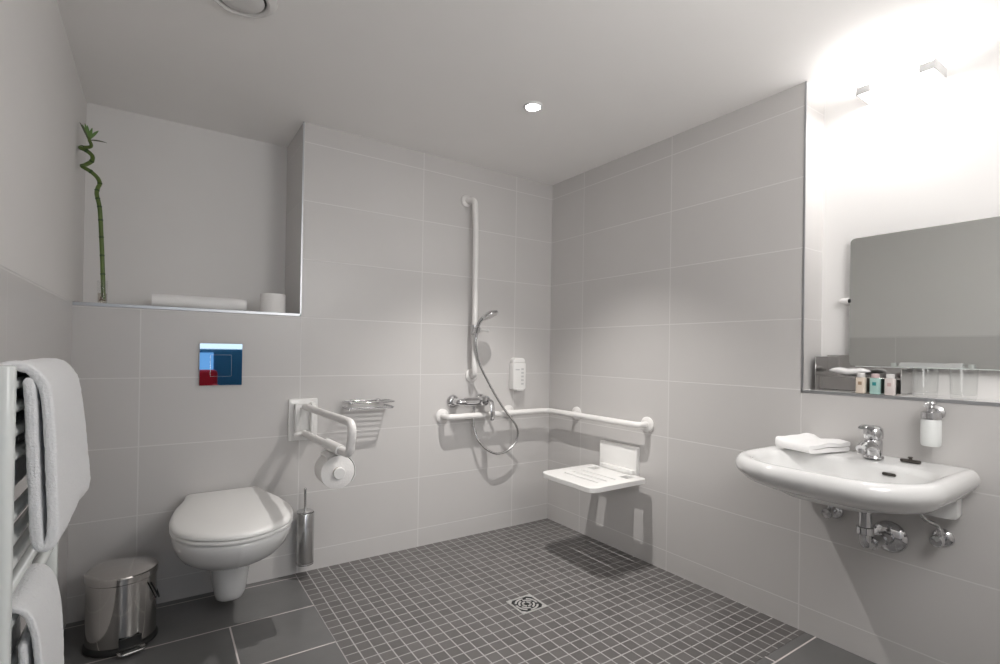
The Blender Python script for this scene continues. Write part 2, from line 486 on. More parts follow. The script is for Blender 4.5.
# wall lamp over the mirror: a shallow white slab that throws light up and down
LX0, LX1, LY0, LY1, LZ0, LZ1 = .050, RD, -2.09, -1.838, 2.206, 2.240
t = thing('wall_lamp', 'lit white flat box lamp on the wall high above the mirror', 'lamp', (RD, (LY0 + LY1) / 2, LZ0))
part('diffuser', box(B(), LX0, LX1 - .004, LY0 + .0065, LY1 - .0065, LZ0, LZ1, .004), M['lamp'], t, label='glowing white diffuser')
for ya, yb in ((LY0, LY0 + .050), (LY1, LY1 - .050)):
    sg = 1 if yb > ya else -1
    y0, y1 = sorted((ya, ya + sg * .006)); bm = box(B(), LX0 - .002, LX1 - .0005, y0, y1, LZ0 - .003, LZ1 + .002, .0008)
    y0, y1 = sorted((ya, yb)); box(bm, LX0 - .0035, LX0 - .0005, y0, y1, LZ0 - .003, LZ1 - .004, .0006)
    part('end_cap', bm, M['lamp_cap'], t)
part('wall_mount', box(B(), LX1 - .0038, LX1 - .0004, LY0 + .02, LY1 - .02, LZ0 + .002, LZ1 - .002), M['lamp_rim'], t)

# ================================================================== NICHE OVER THE TOILET
PX, PY = -2.471, .10
t = thing('glass_vase', 'small clear glass vase holding the spiral bamboo on the ledge', 'vase', (PX, PY, NZ))
part('glass_wall', lathe(B(), [(.0, 0), (.016, 0), (.0185, .003), (.0185, .105), (.0178, .107), (.0165, .105), (.0165, .010), (.0, .009)], (PX, PY, NZ), n=28, cap0=False, cap1=False), M['glass'], t)
part('water', lathe(B(), [(.0, .0105), (.016, .0105), (.016, .05), (.0, .05)], (PX, PY, NZ), n=24, cap0=False, cap1=False), M['water'], t)

t = thing('lucky_bamboo', 'tall green lucky bamboo stalk curling into a spiral at the top', 'plant', (PX, PY, NZ + .012))
V = lambda x, z, y=PY: Vector((x + .004 - .014 * min(1, max(0, (z - 1.72) / .2)), y, z))
stalk = spline([V(PX, NZ + .02), V(-2.474, 1.45), V(-2.481, 1.61), V(-2.487, 1.75), V(-2.494, 1.815), V(-2.489, 1.845, .105), V(-2.482, 1.868, .115),
                V(-2.488, 1.888, .10), V(-2.508, 1.905, .08), V(-2.53, 1.918, .085), V(-2.537, 1.928, .10), V(-2.527, 1.943, .12), V(-2.508, 1.962, .12),
                V(-2.505, 1.980, .10), V(-2.523, 1.991, .075), V(-2.543, 2.000, .085), V(-2.541, 2.012, .11), V(-2.522, 2.021, .125), V(-2.510, 2.028, .115), V(-2.515, 2.045, .10), V(-2.518, 2.06, .10)], 8)
n_ = len(stalk)
bm = tube(B(), stalk, [.0082 - .0026 * max(0, (i / n_ - .75) / .25) for i in range(n_)], 12)
st = part('stalk', bm, M['bamboo'], t)
for i, k in enumerate([9, 13, 17, 21, 25, 29, 36, 48, 64, 80, 96, 112, 128]):
    k = min(k, n_ - 2)
    d = (stalk[k + 1] - stalk[k - 1]).normalized()
    part('node_ring', lathe(B(), [(.0078, -.004), (.0092, -.0015), (.0092, .0025), (.0078, .005)], stalk[k], d, n=14), M['bamboo_dark'], st, label='dark ring on the green stalk')
bm = B()
for k in range(9):
    a = k * 2.4; 
    tube(bm, spline([V(PX, NZ + .045), Vector((PX + .006 * math.cos(a), PY + .006 * math.sin(a), NZ + .033)), Vector((PX + .010 * math.cos(a + .7), PY + .010 * math.sin(a + .7), NZ + .017))], 5), .0016, 6)
part('roots', bm, M['root'], t)
def leaf(base, tip, wid, droop, mat):
    base, tip = Vector(base), Vector(tip); d = tip - base; side = d.cross(Vector((.25, -1, .2))).normalized()
    nrm = side.cross(d).normalized(); rings = []
    for k in range(11):
        s = k / 10; w = wid * (math.sin(PI * min(1, s * .92 + .08)) ** .8) * .5 + .0003
        c = base + d * s + Vector((0, 0, droop * math.sin(PI * s)))
        rings.append([c - side * w, c + nrm * w * .35 + Vector((0, 0, .0003)), c + side * w, c + nrm * w * .22 - nrm * .0012])
    part('leaf', loft(B(), rings), mat, t)
LB = (-2.528, .10, 2.046)
for tip, w, mt in (((-2.556, .02, 2.112), .008, 'leaf_dark'), ((-2.552, .075, 2.122), .010, 'leaf'), ((-2.545, .11, 2.142), .009, 'leaf'), ((-2.533, .08, 2.125), .012, 'leaf'),
                   ((-2.490, .12, 2.122), .011, 'leaf'), ((-2.512, .07, 2.105), .011, 'leaf'), ((-2.455, .11, 2.064), .006, 'leaf_dark'), ((-2.516, .12, 2.13), .010, 'leaf'), ((-2.542, .14, 2.10), .010, 'leaf')):
    leaf(LB, tuple(a + (c - .012 * (i == 2) - a) * .86 for i, (a, c) in enumerate(zip(LB, tip))), w, .003, M[mt])

# folded towel on the ledge: a sheet folded over three times
t = thing('folded_towel', 'white towel folded flat on the ledge above the toilet', 'towel', (-2.10, .16, NZ))
pth = spline([(.27, .045), (.20, .0475), (.10, .0475), (.045, .0475), (.022, .044), (.0125, .031), (.022, .018), (.045, .0145), (.10, .0145), (.20, .0145), (.27, .015)], 4)

def towel_stack(y0, x0, x1, z, path, th, sag):
    def put(a, b, x): return (x, y0 + a, z + b)
    def jit(q, i, x):
        n = noise.noise(Vector((q.x * 9, q.y * 9, q.z * 25))) * .0025
        e = max(0, 1 - min(x - x0, x1 - x) / .05)
        return Vector((0, n, n * .6 - (sag * e if q.z > z + th * 1.1 else 0)))
    m = 34
    return sweep(B(), ribbon(path, th), [x0 + (x1 - x0) * k / m for k in range(m + 1)], put, jit)
part('towel_body', towel_stack(.03, -2.290, -1.905, NZ + .001, pth, .028, .003), M['cotton'], t, angle=70)

def roll(name, label, c, axis, r, w, hole=.021, group=None):
    c = Vector(c); ax = Vector(axis)
    base = c - Vector((0, 0, 0)) if abs(ax.z) > .5 else c - Vector((0, 0, r))
    t = thing(name, label, 'toilet paper', base, group)
    part('paper', lathe(B(), [(hole, 0), (r - .003, 0), (r - .0008, .0008), (r, .003), (r, w - .003), (r - .0008, w - .0008), (r - .003, w), (hole, w), (hole, 0)], c, ax, n=48, cap0=False, cap1=False), M['paper'], t)
    part('cardboard_core', lathe(B(), [(hole - .0002, .0005), (hole - .0002, w - .0005), (hole - .002, w - .0005), (hole - .002, .0005), (hole - .0002, .0005)], c, ax, n=32, cap0=False, cap1=False), M['card'], t)
    return t
roll('toilet_roll', 'spare white toilet roll standing on the ledge', (-1.777, .085, NZ + .0005), (0, 0, 1), .0605, .098)

# ================================================================== TOILET
t = thing('flush_plate', 'square polished chrome flush plate in the wall above the toilet', 'flush plate', (-2.015, 0, .973))
def sq(x0, x1, z0, z1, y0, y1, r, bev): return plate(B(), rrect(x0, x1, z0, z1, r, 5), y0, y1, lambda a, b, h: (a, h, b), bev)
part('plate', sq(-2.1045, -1.9255, .9730, 1.1715, -.0005, -.012, .004, .0015), M['chrome_plate'], t, smooth=False)
part('push_button', sq(-2.060, -1.972, 1.016, 1.118, -.0125, -.0155, .003, .001), M['chrome_plate'], t, smooth=False)

CX = -1.998
def egg(y_off, yf, s, z, wb=.15, n=40, yb=-.012):
    """toilet outline: rear edge at yb with half width wb, rounded front at yf; s scales the width"""
    L_ = yb - yf
    key = [(0, wb / .218), (.14, .76), (.33, .915), (.52, .995), (.63, 1.), (.76, .93), (.87, .745), (.945, .49), (.985, .24)]
    half = [(yb - L_ * f, .218 * s * w) for f, w in key]
    right = spline([(y, w) for y, w in half] + [(yf, 0)], 5)
    pts = [(CX + w, y) for y, w in right]
    pts += [(CX - w, y) for y, w in reversed(right[:-1])]
    return [Vector((x, y, z)) for x, y in pts]
t = thing('wall_hung_toilet', 'white wall-hung toilet with its lid closed', 'toilet', (CX, -.3, .03))
bm = B()
rings = []
for z, yf, s, wb in ((.245, -.30, .36, .07), (.250, -.36, .44, .08), (.262, -.43, .56, .09), (.285, -.515, .70, .11), (.32, -.59, .835, .135), (.36, -.645, .925, .15), (.40, -.675, .975, .158), (.425, -.685, .99, .16), (.436, -.683, .985, .16), (.440, -.676, .97, .155)):
    rings.append(egg(0, yf, s, z, wb * s / .218 * .218 / s if False else wb, yb=-.002))
loft(bm, rings)
bowl = part('bowl', bm, M['ceramic'], t, angle=60)
bm = B(); rings = []
for z, hw, yf, r in ((.050, .030, -.235, .028), (.053, .044, -.262, .040), (.063, .055, -.277, .05), (.09, .062, -.292, .056), (.16, .069, -.315, .062), (.235, .078, -.335, .07), (.275, .09, -.36, .08)):
    rings.append([Vector((a, b, z)) for a, b in rrect(CX + .012 - hw, CX + .012 + hw, yf, -.006, (r, r, .01, .01), 8)])
loft(bm, rings)
part('trap_shroud', bm, M['ceramic'], t, angle=60)
bm = B()
loft(bm, [egg(0, -.690, .985, .4412, .158, yb=-.035), egg(0, -.694, 1., .444, .16, yb=-.033), egg(0, -.694, 1., .4535, .16, yb=-.033), egg(0, -.690, .985, .4565, .158, yb=-.035)])
part('seat', bm, M['plastic'], t, angle=60)
bm = B(); rings = []
for z, yf, s, yb in ((.4600, -.692, .985, -.033), (.4625, -.698, 1.005, -.031), (.470, -.698, 1.005, -.031), (.478, -.692, .985, -.033), (.483, -.672, .93, -.037), (.4862, -.60, .78, -.055), (.4880, -.48, .5, -.085), (.4884, -.38, .2, -.13)):
    rings.append(egg(0, yf, s, z, .152 * (.3 + .7 * s), yb=yb))
loft(bm, rings)
part('lid', bm, M['plastic'], t, angle=60)
for x in (CX - .085, CX + .085):
    part('hinge', lathe(B(), [(.010, -.022), (.0115, -.020), (.0115, .020), (.010, .022)], (x, -.022, .462), (1, 0, 0), n=16), M['plastic'], t)

# toilet brush in its wall holder
BX, BY = -1.632, -.062
t = thing('brush_holder', 'tall steel brush canister on the wall beside the toilet', 'toilet brush holder', (BX, BY, .068))
part('canister', lathe(B(), [(.0, .002), (.040, .002), (.0415, .004), (.0415, .256), (.0405, .258), (.039, .256), (.039, .008), (.0, .007)], (BX, BY, .068), n=40, cap0=False, cap1=False), M['steel'], t)
part('base_ring', lathe(B(), [(.036, 0), (.043, 0), (.0435, .003), (.043, .007), (.0418, .008)], (BX, BY, .068), n=40, cap1=False), M['chrome'], t)
bm = B(); box(bm, BX - .016, BX + .016, BY + .0425, -.001, .20, .29, .003)
part('wall_bracket', bm, M['chrome'], t)
t = thing('toilet_brush', 'toilet brush handle standing up out of the steel canister', 'toilet brush', (BX - .003, BY, .08))
hd = part('handle', lathe(B(), [(.0055, .10), (.0055, .36), (.0065, .362), (.0065, .366), (.004, .3695), (0, .370)], (BX - .003, BY, .08), n=16, cap1=False), M['steel'], t)
part('cover_disc', lathe(B(), [(.0, .249), (.0385, .249), (.0385, .2535), (.030, .2575), (.0055, .259)], (BX - .003, BY, .08), n=36, cap0=False), M['steel'], t)
part('bristles', lathe(B(), [(.0, -.002), (.02, .0), (.032, .012), (.034, .06), (.028, .095), (.006, .105)], (BX - .003, BY, .08), n=24, cap0=False), M['cotton'], t)

# fold-up support arm with a paper holder
AX = -1.640
t = thing('support_arm', 'white fold-down grab arm on a square wall plate beside the toilet', 'grab rail', (AX, 0, .685))
part('wall_plate', plate(B(), rrect(-1.7115, -1.5700, .6845, .8965, .006, 4), -.0005, -.016, lambda a, b, h: (a, h, b), .003), M['plastic'], t)
bm = B(); part('hinge_cheek', box(bm, -1.690, -1.668, -.060, -.0165, .735, .875, .006), M['plastic'], t)
part('hinge_cheek', box(B(), -1.612, -1.590, -.060, -.0165, .70, .88, .006), M['plastic'], t)
for z in (.858, .722):
    part('hinge_pin', lathe(B(), [(.011, 0), (.012, .002), (.012, .098), (.011, .1)], (-1.690, -.040, z), (1, 0, 0), 18), M['nylon'], t)
part('arm_tube', tube(B(), fillet([(AX, -.035, .858), (AX, -.815, .870), (AX, -.775, .744), (AX, -.035, .722)], [.07, .05], 12), .0165, 18), M['nylon'], t)
hb = B()
tube(hb, [(AX, -.46, .7375), (AX, -.665, .7415)], .0225, 20)
box(hb, AX - .012, AX + .012, -.56, -.47, .7135, .728, .003)
ph = part('paper_holder', hb, M['plastic'], t)
RC = (AX + .002, -.612, .643)
bm = B()
lathe(bm, [(.0, 0), (.0185, 0), (.0185, .125), (.0, .125)], (RC[0], -.632, RC[2]), (0, 1, 0), 24, cap0=False, cap1=False)
part('spindle', bm, M['plastic'], ph)
bm = B()
lathe(bm, [(.0, 0), (.022, 0), (.024, .002), (.024, .010), (.0, .010)], (RC[0], -.646, RC[2]), (0, 1, 0), 28, cap0=False, cap1=False)
part('end_knob', bm, M['plastic'], ph)
arc = []
for k in range(22):
    a = math.radians(-35 + k * 7.6)
    arc.append((RC[0] + .0745 * math.cos(a), RC[2] + .0745 * math.sin(a)))
prof = ribbon(arc, .003)
bm = sweep(B(), prof, [-.618, -.612, -.52, -.507], lambda a, b, s: (a, s, b))
part('cover_flap', bm, M['plastic'], ph)
bm = B(); box(bm, RC[0] - .012, RC[0] + .012, -.505, -.497, RC[2] - .02, .70, .002); part('side_bracket', bm, M['plastic'], ph)
roll('toilet_roll', 'white toilet roll hanging under the grab arm', (RC[0], -.622, RC[2]), (0, 1, 0), .069, .108)

# wire soap basket
t = thing('soap_basket', 'chrome wire soap basket on the wall right of the grab arm', 'soap basket', (-1.316, 0, .82))
bx0, bx1 = -1.445, -1.185; bm = B()
rim = fillet([(bx0 + .02, -.004, .874), (bx0, -.03, .874), (bx0, -.118, .874), (bx1, -.118, .874), (bx1, -.03, .874), (bx1 - .02, -.004, .874)], .02, 6)
tube(bm, rim, .0042, 10)
low = fillet([(bx0 + .02, -.006, .846), (bx0 + .006, -.03, .846), (bx0 + .006, -.112, .846), (bx1 - .006, -.112, .846), (bx1 - .006, -.03, .846), (bx1 - .02, -.006, .846)], .02, 6)
tube(bm, low, .0036, 10)
part('rim_wire', bm, M['chrome'], t)
bm = B()
for k in range(8):
    y = -.016 - k * .0135
    tube(bm, fillet([(bx0 + .004, y, .846), (bx0 + .010, y, .838), (bx1 - .010, y, .838), (bx1 - .004, y, .846)], .006, 4), .0024, 8)
part('wire_grid', bm, M['chrome'], t)
bm = B(); tube(bm, [(bx0 + .02, -.006, .874), (bx1 - .02, -.006, .874)], .004, 10)
for x in (-1.39, -1.24): lathe(bm, [(.013, 0), (.015, .002), (.015, .006), (.011, .012), (.0, .013)], (x, -.0005, .868), (0, -1, 0), 20, cap1=False)
part('wall_mount', bm, M['chrome'], t)

# ================================================================== SHOWER
def flange(bm, c, ax, r=.041, h=.014):
    return lathe(bm, [(r * .98, .0005), (r, .003), (r, h * .55), (r * .9, h * .85), (r * .6, h), (.018, h + .002)], c, ax, n=32)
# upright bar that carries the hand shower
t = thing('shower_bar', 'long white upright grab bar on the back wall carrying the hand shower', 'grab bar', (-.66, 0, 1.0))
part('bar_tube', tube(B(), fillet([(-.692, -.012, 2.086), (-.670, -.070, 2.080), (-.660, -.070, 1.9), (-.655, -.070, 1.06), (-.650, -.066, 1.005), (-.640, -.012, 1.005)], [.03, .03, .05, .03, .03], 10), .0175, 20), M['nylon'], t)
part('wall_flange', flange(B(), (-.692, 0, 2.086), (0, -1, 0), .036), M['nylon'], t)
part('wall_flange', flange(B(), (-.638, 0, 1.005), (0, -1, 0)), M['nylon'], t)
sl = part('slider', lathe(B(), [(.0185, -.03), (.0245, -.028), (.0245, .028), (.0185, .03)], (-.6565, -.070, 1.285), (0, 0, 1), n=28), M['chrome'], t)
part('clamp_lever', tube(B(), spline([(-.640, -.085, 1.286), (-.615, -.10, 1.289), (-.578, -.105, 1.283)], 6), [.012] * 6 + [.010] * 7, 12), M['plastic'], sl, label='white clamp lever')
bm = B(); lathe(bm, [(.0145, -.018), (.019, -.016), (.021, .016), (.0165, .018), (.0145, -.018)], (-.6675, -.1125, 1.283), (.06, -.16, 1), 20, cap0=False, cap1=False)
box(bm, -.674, -.650, -.0985, -.085, 1.270, 1.296, .003)
part('shower_holder', bm, M['chrome'], sl)

t = thing('hand_shower', 'chrome hand shower with a hanging silver hose', 'shower head', (-.668, -.112, 1.24))
hpts = spline([(-.670, -.108, 1.238), (-.666, -.114, 1.29), (-.655, -.128, 1.335), (-.632, -.146, 1.366)], 8)
part('handle', tube(B(), hpts, [.0105 + .003 * i / 24 for i in range(len(hpts))], 16), M['chrome'], t)
hc = Vector((-.606, -.160, 1.376)); hax = Vector((.33, -.40, -1.)).normalized()
part('head', lathe(B(), [(.0, -.020), (.020, -.019), (.040, -.012), (.052, -.002), (.055, .005), (.054, .010), (.050, .012)], hc, hax, n=36, cap0=False), M['chrome'], t)
part('spray_face', lathe(B(), [(.0495, .0115), (.03, .014), (.0, .0145)], hc, hax, n=36, cap1=False), M['plastic_grey'], t, label='grey spray face')
hose = spline([(-.670, -.108, 1.238), (-.668, -.105, 1.19), (-.640, -.095, 1.09), (-.565, -.100, .955), (-.475, -.112, .815), (-.385, -.112, .715), (-.338, -.098, .64), (-.352, -.083, .565),
               (-.425, -.083, .518), (-.520, -.083, .522), (-.600, -.062, .588), (-.634, -.042, .68), (-.636, -.040, .765), (-.636, -.040, .7985)], 10)
hs = part('hose', tube(B(), hose, [.0072 + (.0007 if i % 2 else -.0002) for i in range(len(hose))], 12), M['steel'], t)
for a, b, r in ((0, 3, .0105), (-4, -1, .0105)):
    part('hose_nut', tube(B(), [hose[a], hose[b]], r, 14), M['chrome'], hs)

# single lever mixer
t = thing('shower_mixer', 'chrome single lever shower mixer on the back wall', 'shower tap', (-.665, 0, .80))
MZ = .846
for x in (-.765, -.570):
    part('escutcheon', lathe(B(), [(.040, .0005), (.041, .003), (.037, .014), (.026, .022), (.022, .023), (.022, .035)], (x, 0, MZ), (0, -1, 0), n=32), M['chrome'], t)
bm = B()
tube(bm, fillet([(-.765, -.034, MZ), (-.765, -.075, MZ), (-.715, -.080, MZ)], .03, 6), .021, 18)
tube(bm, fillet([(-.570, -.034, MZ), (-.570, -.075, MZ), (-.615, -.080, MZ)], .03, 6), .021, 18)
lathe(bm, [(.022, -.06), (.0265, -.055), (.0265, .055), (.022, .06)], (-.667, -.080, MZ), (1, 0, 0), n=28)
tube(bm, fillet([(-.636, -.062, MZ - .006), (-.636, -.040, MZ - .012), (-.636, -.040, MZ - .046)], .012, 5), .012, 16)
part('body', bm, M['chrome'], t)
lathe_b = lathe(B(), [(.022, 0), (.030, .004), (.032, .02), (.030, .036), (.022, .046), (.0, .050)], (-.606, -.090, MZ + .002), (.35, -1, .25), n=32, cap1=False)
part('cartridge_cap', lathe_b, M['chrome'], t)
lv = spline([(-.592, -.128, MZ + .015), (-.582, -.152, MZ + .004), (-.580, -.166, MZ - .035), (-.580, -.168, MZ - .085), (-.580, -.163, MZ - .108)], 6)
bm = B(); rings = []
for i, p in enumerate(lv):
    s = i / (len(lv) - 1); w = .013 + .004 * math.sin(PI * s); h = .008 - .003 * s
    tn = (lv[min(i + 1, len(lv) - 1)] - lv[max(i - 1, 0)]).normalized(); u = Vector((1, 0, 0)); n = tn.cross(u).normalized()
    rings.append([p + u * w * math.cos(a) + n * h * math.sin(a) for a in [2 * PI * k / 14 for k in range(14)]])
part('lever', loft(bm, rings), M['chrome'], t)

# soap dispenser on the back wall
t = thing('shampoo_dispenser', 'slim white wall dispenser above the corner grab rail', 'soap dispenser', (-.294, 0, .905))
part('body', plate(B(), rrect(-.346, -.246, .908, 1.085, .010, 5), -.0005, -.052, lambda a, b, h: (a, h, b), .005), M['plastic'], t)
part('top_cap', plate(B(), rrect(-.342, -.250, 1.0855, 1.116, [.004, .004, .022, .022], 6), -.001, -.048, lambda a, b, h: (a, h, b), .005), M['plastic'], t)
bm = B()
for k in range(5): box(bm, -.284, -.264, -.0535, -.0521, .940 + k * .024, .952 + k * .024, .0003)
box(bm, -.330, -.298, -.0535, -.0521, 1.035, 1.043, .0003)
part('printed_marks', bm, M['print_grey'], t, label='small grey printed marks')
part('push_lever', plate(B(), rrect(-.325, -.267, .900, .914, .005, 4), -.018, -.062, lambda a, b, h: (a, h, b), .003), M['plastic_grey'], t)

# corner grab rail
t = thing('corner_grab_rail', 'white horizontal grab rail running around the shower corner', 'grab rail', (-.08, -.08, .74))
RZ0 = .762
part('rail_tube', tube(B(), fillet([(-.836, -.014, RZ0 - .002), (-.836, -.080, RZ0 - .002), (-.080, -.080, RZ0 + .002), (-.080, -.858, RZ0), (-.014, -.858, RZ0)], [.055, .07, .055], 12), .0185, 20), M['nylon'], t)
for c, ax in (((-.836, 0, RZ0 - .002), (0, -1, 0)), ((0, -.858, RZ0), (-1, 0, 0)), ((-.350, 0, RZ0), (0, -1, 0)), ((0, -.285, RZ0), (-1, 0, 0))):
    fl = part('wall_flange', flange(B(), c, ax, .043), M['nylon'], t)
for p in ([(-.350, -.014, RZ0), (-.350, -.070, RZ0)], [(-.014, -.285, RZ0), (-.070, -.285, RZ0)]):
    part('support_stub', tube(B(), p, .0135, 16), M['nylon'], t)

# folding shower seat
SY0, SY1 = -.890, -.466
t = thing('folding_shower_chair', 'white folding shower seat fixed to the right wall', 'shower seat', (-.02, -.66, .42))
part('wall_plate', plate(B(), rrect(-.806, -.522, .424, .626, .006, 4), -.0005, -.030, lambda a, b, h: (h, a, b), .003), M['plastic'], t)
def grid_plate(x_cuts, y_cuts, solid, z0, z1):
    bm = B()
    vs = {}
    def v(i, j, z):
        k = (i, j, z)
        if k not in vs: vs[k] = bm.verts.new((x_cuts[i], y_cuts[j], z))
        return vs[k]
    nx, ny = len(x_cuts) - 1, len(y_cuts) - 1
    S = lambda i, j: 0 <= i < nx and 0 <= j < ny and solid(i, j)
    for i in range(nx):
        for j in range(ny):
            if not S(i, j): continue
            bm.faces.new((v(i, j, z1), v(i + 1, j, z1), v(i + 1, j + 1, z1), v(i, j + 1, z1)))
            bm.faces.new((v(i, j, z0), v(i, j + 1, z0), v(i + 1, j + 1, z0), v(i + 1, j, z0)))
            for (a, b), (p, q) in (((i - 1, j), ((i, j), (i, j + 1))), ((i + 1, j), ((i + 1, j + 1), (i + 1, j))), ((i, j - 1), ((i + 1, j), (i, j))), ((i, j + 1), ((i, j + 1), (i + 1, j + 1)))):
                if not S(a, b): bm.faces.new((v(*p, z0), v(*q, z0), v(*q, z1), v(*p, z1)))
    return bm
sx0, sx1 = -.452, -.040
xc = [sx0, sx0 + .110, sx0 + .125, sx0 + .175, sx0 + .190, sx0 + .240, sx0 + .255, -.138, -.068, sx1]
yc = [SY0, SY0 + .055, SY0 + .075, SY0 + .115, SY1 - .115, SY1 - .075, SY1 - .055, SY1]
def seat_solid(i, j):
    if i in (1, 3, 5) and 2 <= j <= 4: return False       # drain slits
    if i == 7 and j in (1, 2, 4, 5): return False          # grip openings beside the hinge
    return True
bm = grid_plate(xc, yc, seat_solid, .446, .474)
# round the two front corners
for v in bm.verts:
    for yy, sg in ((SY0, 1), (SY1, -1)):
        if abs(v.co.x - sx0) < 1e-5 and abs(v.co.y - yy) < 1e-5: pass
o = part('seat_plate', bm, M['plastic'], t, smooth=True, angle=35)
# corner rounding: bevel the upright corner edges heavily, then soften everything
bm = bmesh.new(); bm.from_mesh(o.data)
off = Vector(t.location)
def vert_edges(tx, ty):
    return [e for e in bm.edges if abs((e.verts[0].co - e.verts[1].co).z) > .02 and all(abs(v.co.x + off.x - tx) < 1e-4 and abs(v.co.y + off.y - ty) < 1e-4 for v in e.verts)]
for y in (SY0, SY1):
    bmesh.ops.bevel(bm, geom=vert_edges(sx0, y), offset=.052, segments=8, profile=.5, affect='EDGES')
    bmesh.ops.bevel(bm, geom=vert_edges(sx1, y), offset=.018, segments=5, profile=.5, affect='EDGES')
bmesh.ops.dissolve_limit(bm, angle_limit=.01, verts=bm.verts, edges=bm.edges)
bm.to_mesh(o.data); bm.free()
o.data.polygons.foreach_set('use_smooth', [False] * len(o.data.polygons))
bevel_mod(o, .004, 3)
part('hinge_bracket', box(B(), -.058, -.0305, -.800, -.552, .4465 + .029, .500, .004), M['plastic'], t)
for y in (-.770, -.597):
    part('hinge_arm', box(B(), -.062, -.0305, y - .016, y + .016, .428, .4455, .003), M['plastic'], t)

# floor drain
t = thing('floor_drain', 'small square steel drain grate in the mosaic floor', 'drain', (-.849, -.887, 0))
dx0, dx1, dy0, dy1 = -.917, -.781, -.955, -.819
bm = B()
for a in ((dx0, dx1, dy0, dy0 + .009), (dx0, dx1, dy1 - .009, dy1), (dx0, dx0 + .009, dy0 + .009, dy1 - .009), (dx1 - .009, dx1, dy0 + .009, dy1 - .009)):
    box(bm, *a, .0014, .0040)
part('frame', bm, M['steel_matte'], t)
part('drain_bed', box(B(), dx0 + .009, dx1 - .009, dy0 + .009, dy1 - .009, .0013, .0018), M['darkslot'], t, label='dark opening below the grate')
bm = B()
for k, rr in enumerate((.050, .034, .018)):
    n = 32; segs = []
    for q in range(4):
        a0 = q * PI / 2 + (.25 if k % 2 else -.25); a1 = a0 + 1.25
        prof = [[Vector((-.849 + r * math.cos(a0 + (a1 - a0) * s / 10), -.887 + r * math.sin(a0 + (a1 - a0) * s / 10), z)) for r, z in ((rr - .0045, .002), (rr + .0045, .002), (rr + .0045, .0036), (rr - .0045, .0036))] for s in range(11)]
        loft(bm, prof)
for sx in (-1, 1):
    for sy in (-1, 1):
        loft(bm, [[Vector((-.849 + sx * a, -.887 + sy * b, z)) for a, b in ((.0585, .0585), (.0585, .040), (.040, .0585))] for z in (.002, .0036)])
part('grate', bm, M['steel_matte'], t)

# ================================================================== WASHBASIN
BYC = -1.930
def bring(z, xb, xf, hw, rf, rb=.03, yc=BYC, n=10):
    return [Vector((a, b, z)) for a, b in rrect(xf, xb, yc - hw, yc + hw, (rf, rb, rb, rf), n)]
BT = .787
t = thing('washbasin', 'wide white wall-mounted washbasin on the right wall', 'washbasin', (-.3, BYC, .58))
bm = B()
r_ = [bring(.640, -.10, -.24, .09, .05, .05), bring(.645, -.05, -.30, .16, .09, .05), bring(.660, -.01, -.375, .215, .14), bring(.682, -.002, -.455, .258, .17), bring(.705, -.001, -.515, .284, .185), bring(.722, -.0006, -.548, .296, .215),
      bring(.738, -.0006, -.566, .306, .222), bring(.752, -.0006, -.572, .310, .226), bring(.766, -.0006, -.570, .308, .223), bring(BT - .006, -.0006, -.560, .300, .213), bring(BT - .001, -.002, -.548, .290, .203), bring(BT, -.004, -.538, .282, .198), bring(BT - .0015, -.01, -.528, .274, .194),
      bring(BT - .006, -.135, -.518, .264, .186, .10), bring(BT - .012, -.150, -.510, .257, .178, .12), bring(BT - .026, -.158, -.503, .250, .17, .13), bring(BT - .06, -.166, -.490, .238, .15, .13), bring(BT - .10, -.180, -.460, .205, .13, .12), bring(BT - .125, -.205, -.42, .160, .10, .10), bring(BT - .130, -.24, -.38, .10, .065, .065), bring(BT - .132, -.285, -.345, .033, .029, .029)]
loft(bm, r_)
bs = part('bowl', bm, M['ceramic'], t, angle=60)
part('wall_bracket', plate(B(), rrect(BYC - .262, BYC + .262, .612, .715, .02, 5), -.0005, -.060, lambda a, b, h: (h, a, b), .012), M['ceramic'], t)
ovc = Vector((-.1645, -2.035, BT - .036)); ovx = Vector((-1, 0, .28)).normalized()
bm = plate(B(), rrect(-.020, .020, -.005, .005, .0047, 6), -.003, .0025, lambda a, b, h: ovc + Vector((0, 1, 0)) * a + Vector((.27, 0, .96)) * b + ovx * h, .001)
ov = part('overflow_slot', bm, M['bronze'], t, label='dark oval overflow slot')
bm = lathe(B(), [(.034, 0), (.034, .003), (.028, .0045), (.0, .003)], (-.315, BYC, BT - .1318), n=28, cap1=False)
part('drain_ring', bm, M['chrome'], t)
bm = plate(B(), rrect(-.030, .030, -.011, .011, .0105, 6), BT - .0005, BT + .009, lambda a, b, h: (-.060 + b, -2.063 + a, h), .003)
t2 = thing('basin_stopper', 'dark oval basin plug lying on the basin edge right of the tap', 'basin plug', (-.060, -2.063, BT))
part('plug', bm, M['bronze'], t2)
part('knob', lathe(B(), [(.006, .0092), (.005, .013), (.008, .016), (.006, .019), (.0, .0195)], (-.060, -2.063, BT), n=16, cap1=False), M['bronze'], t2)

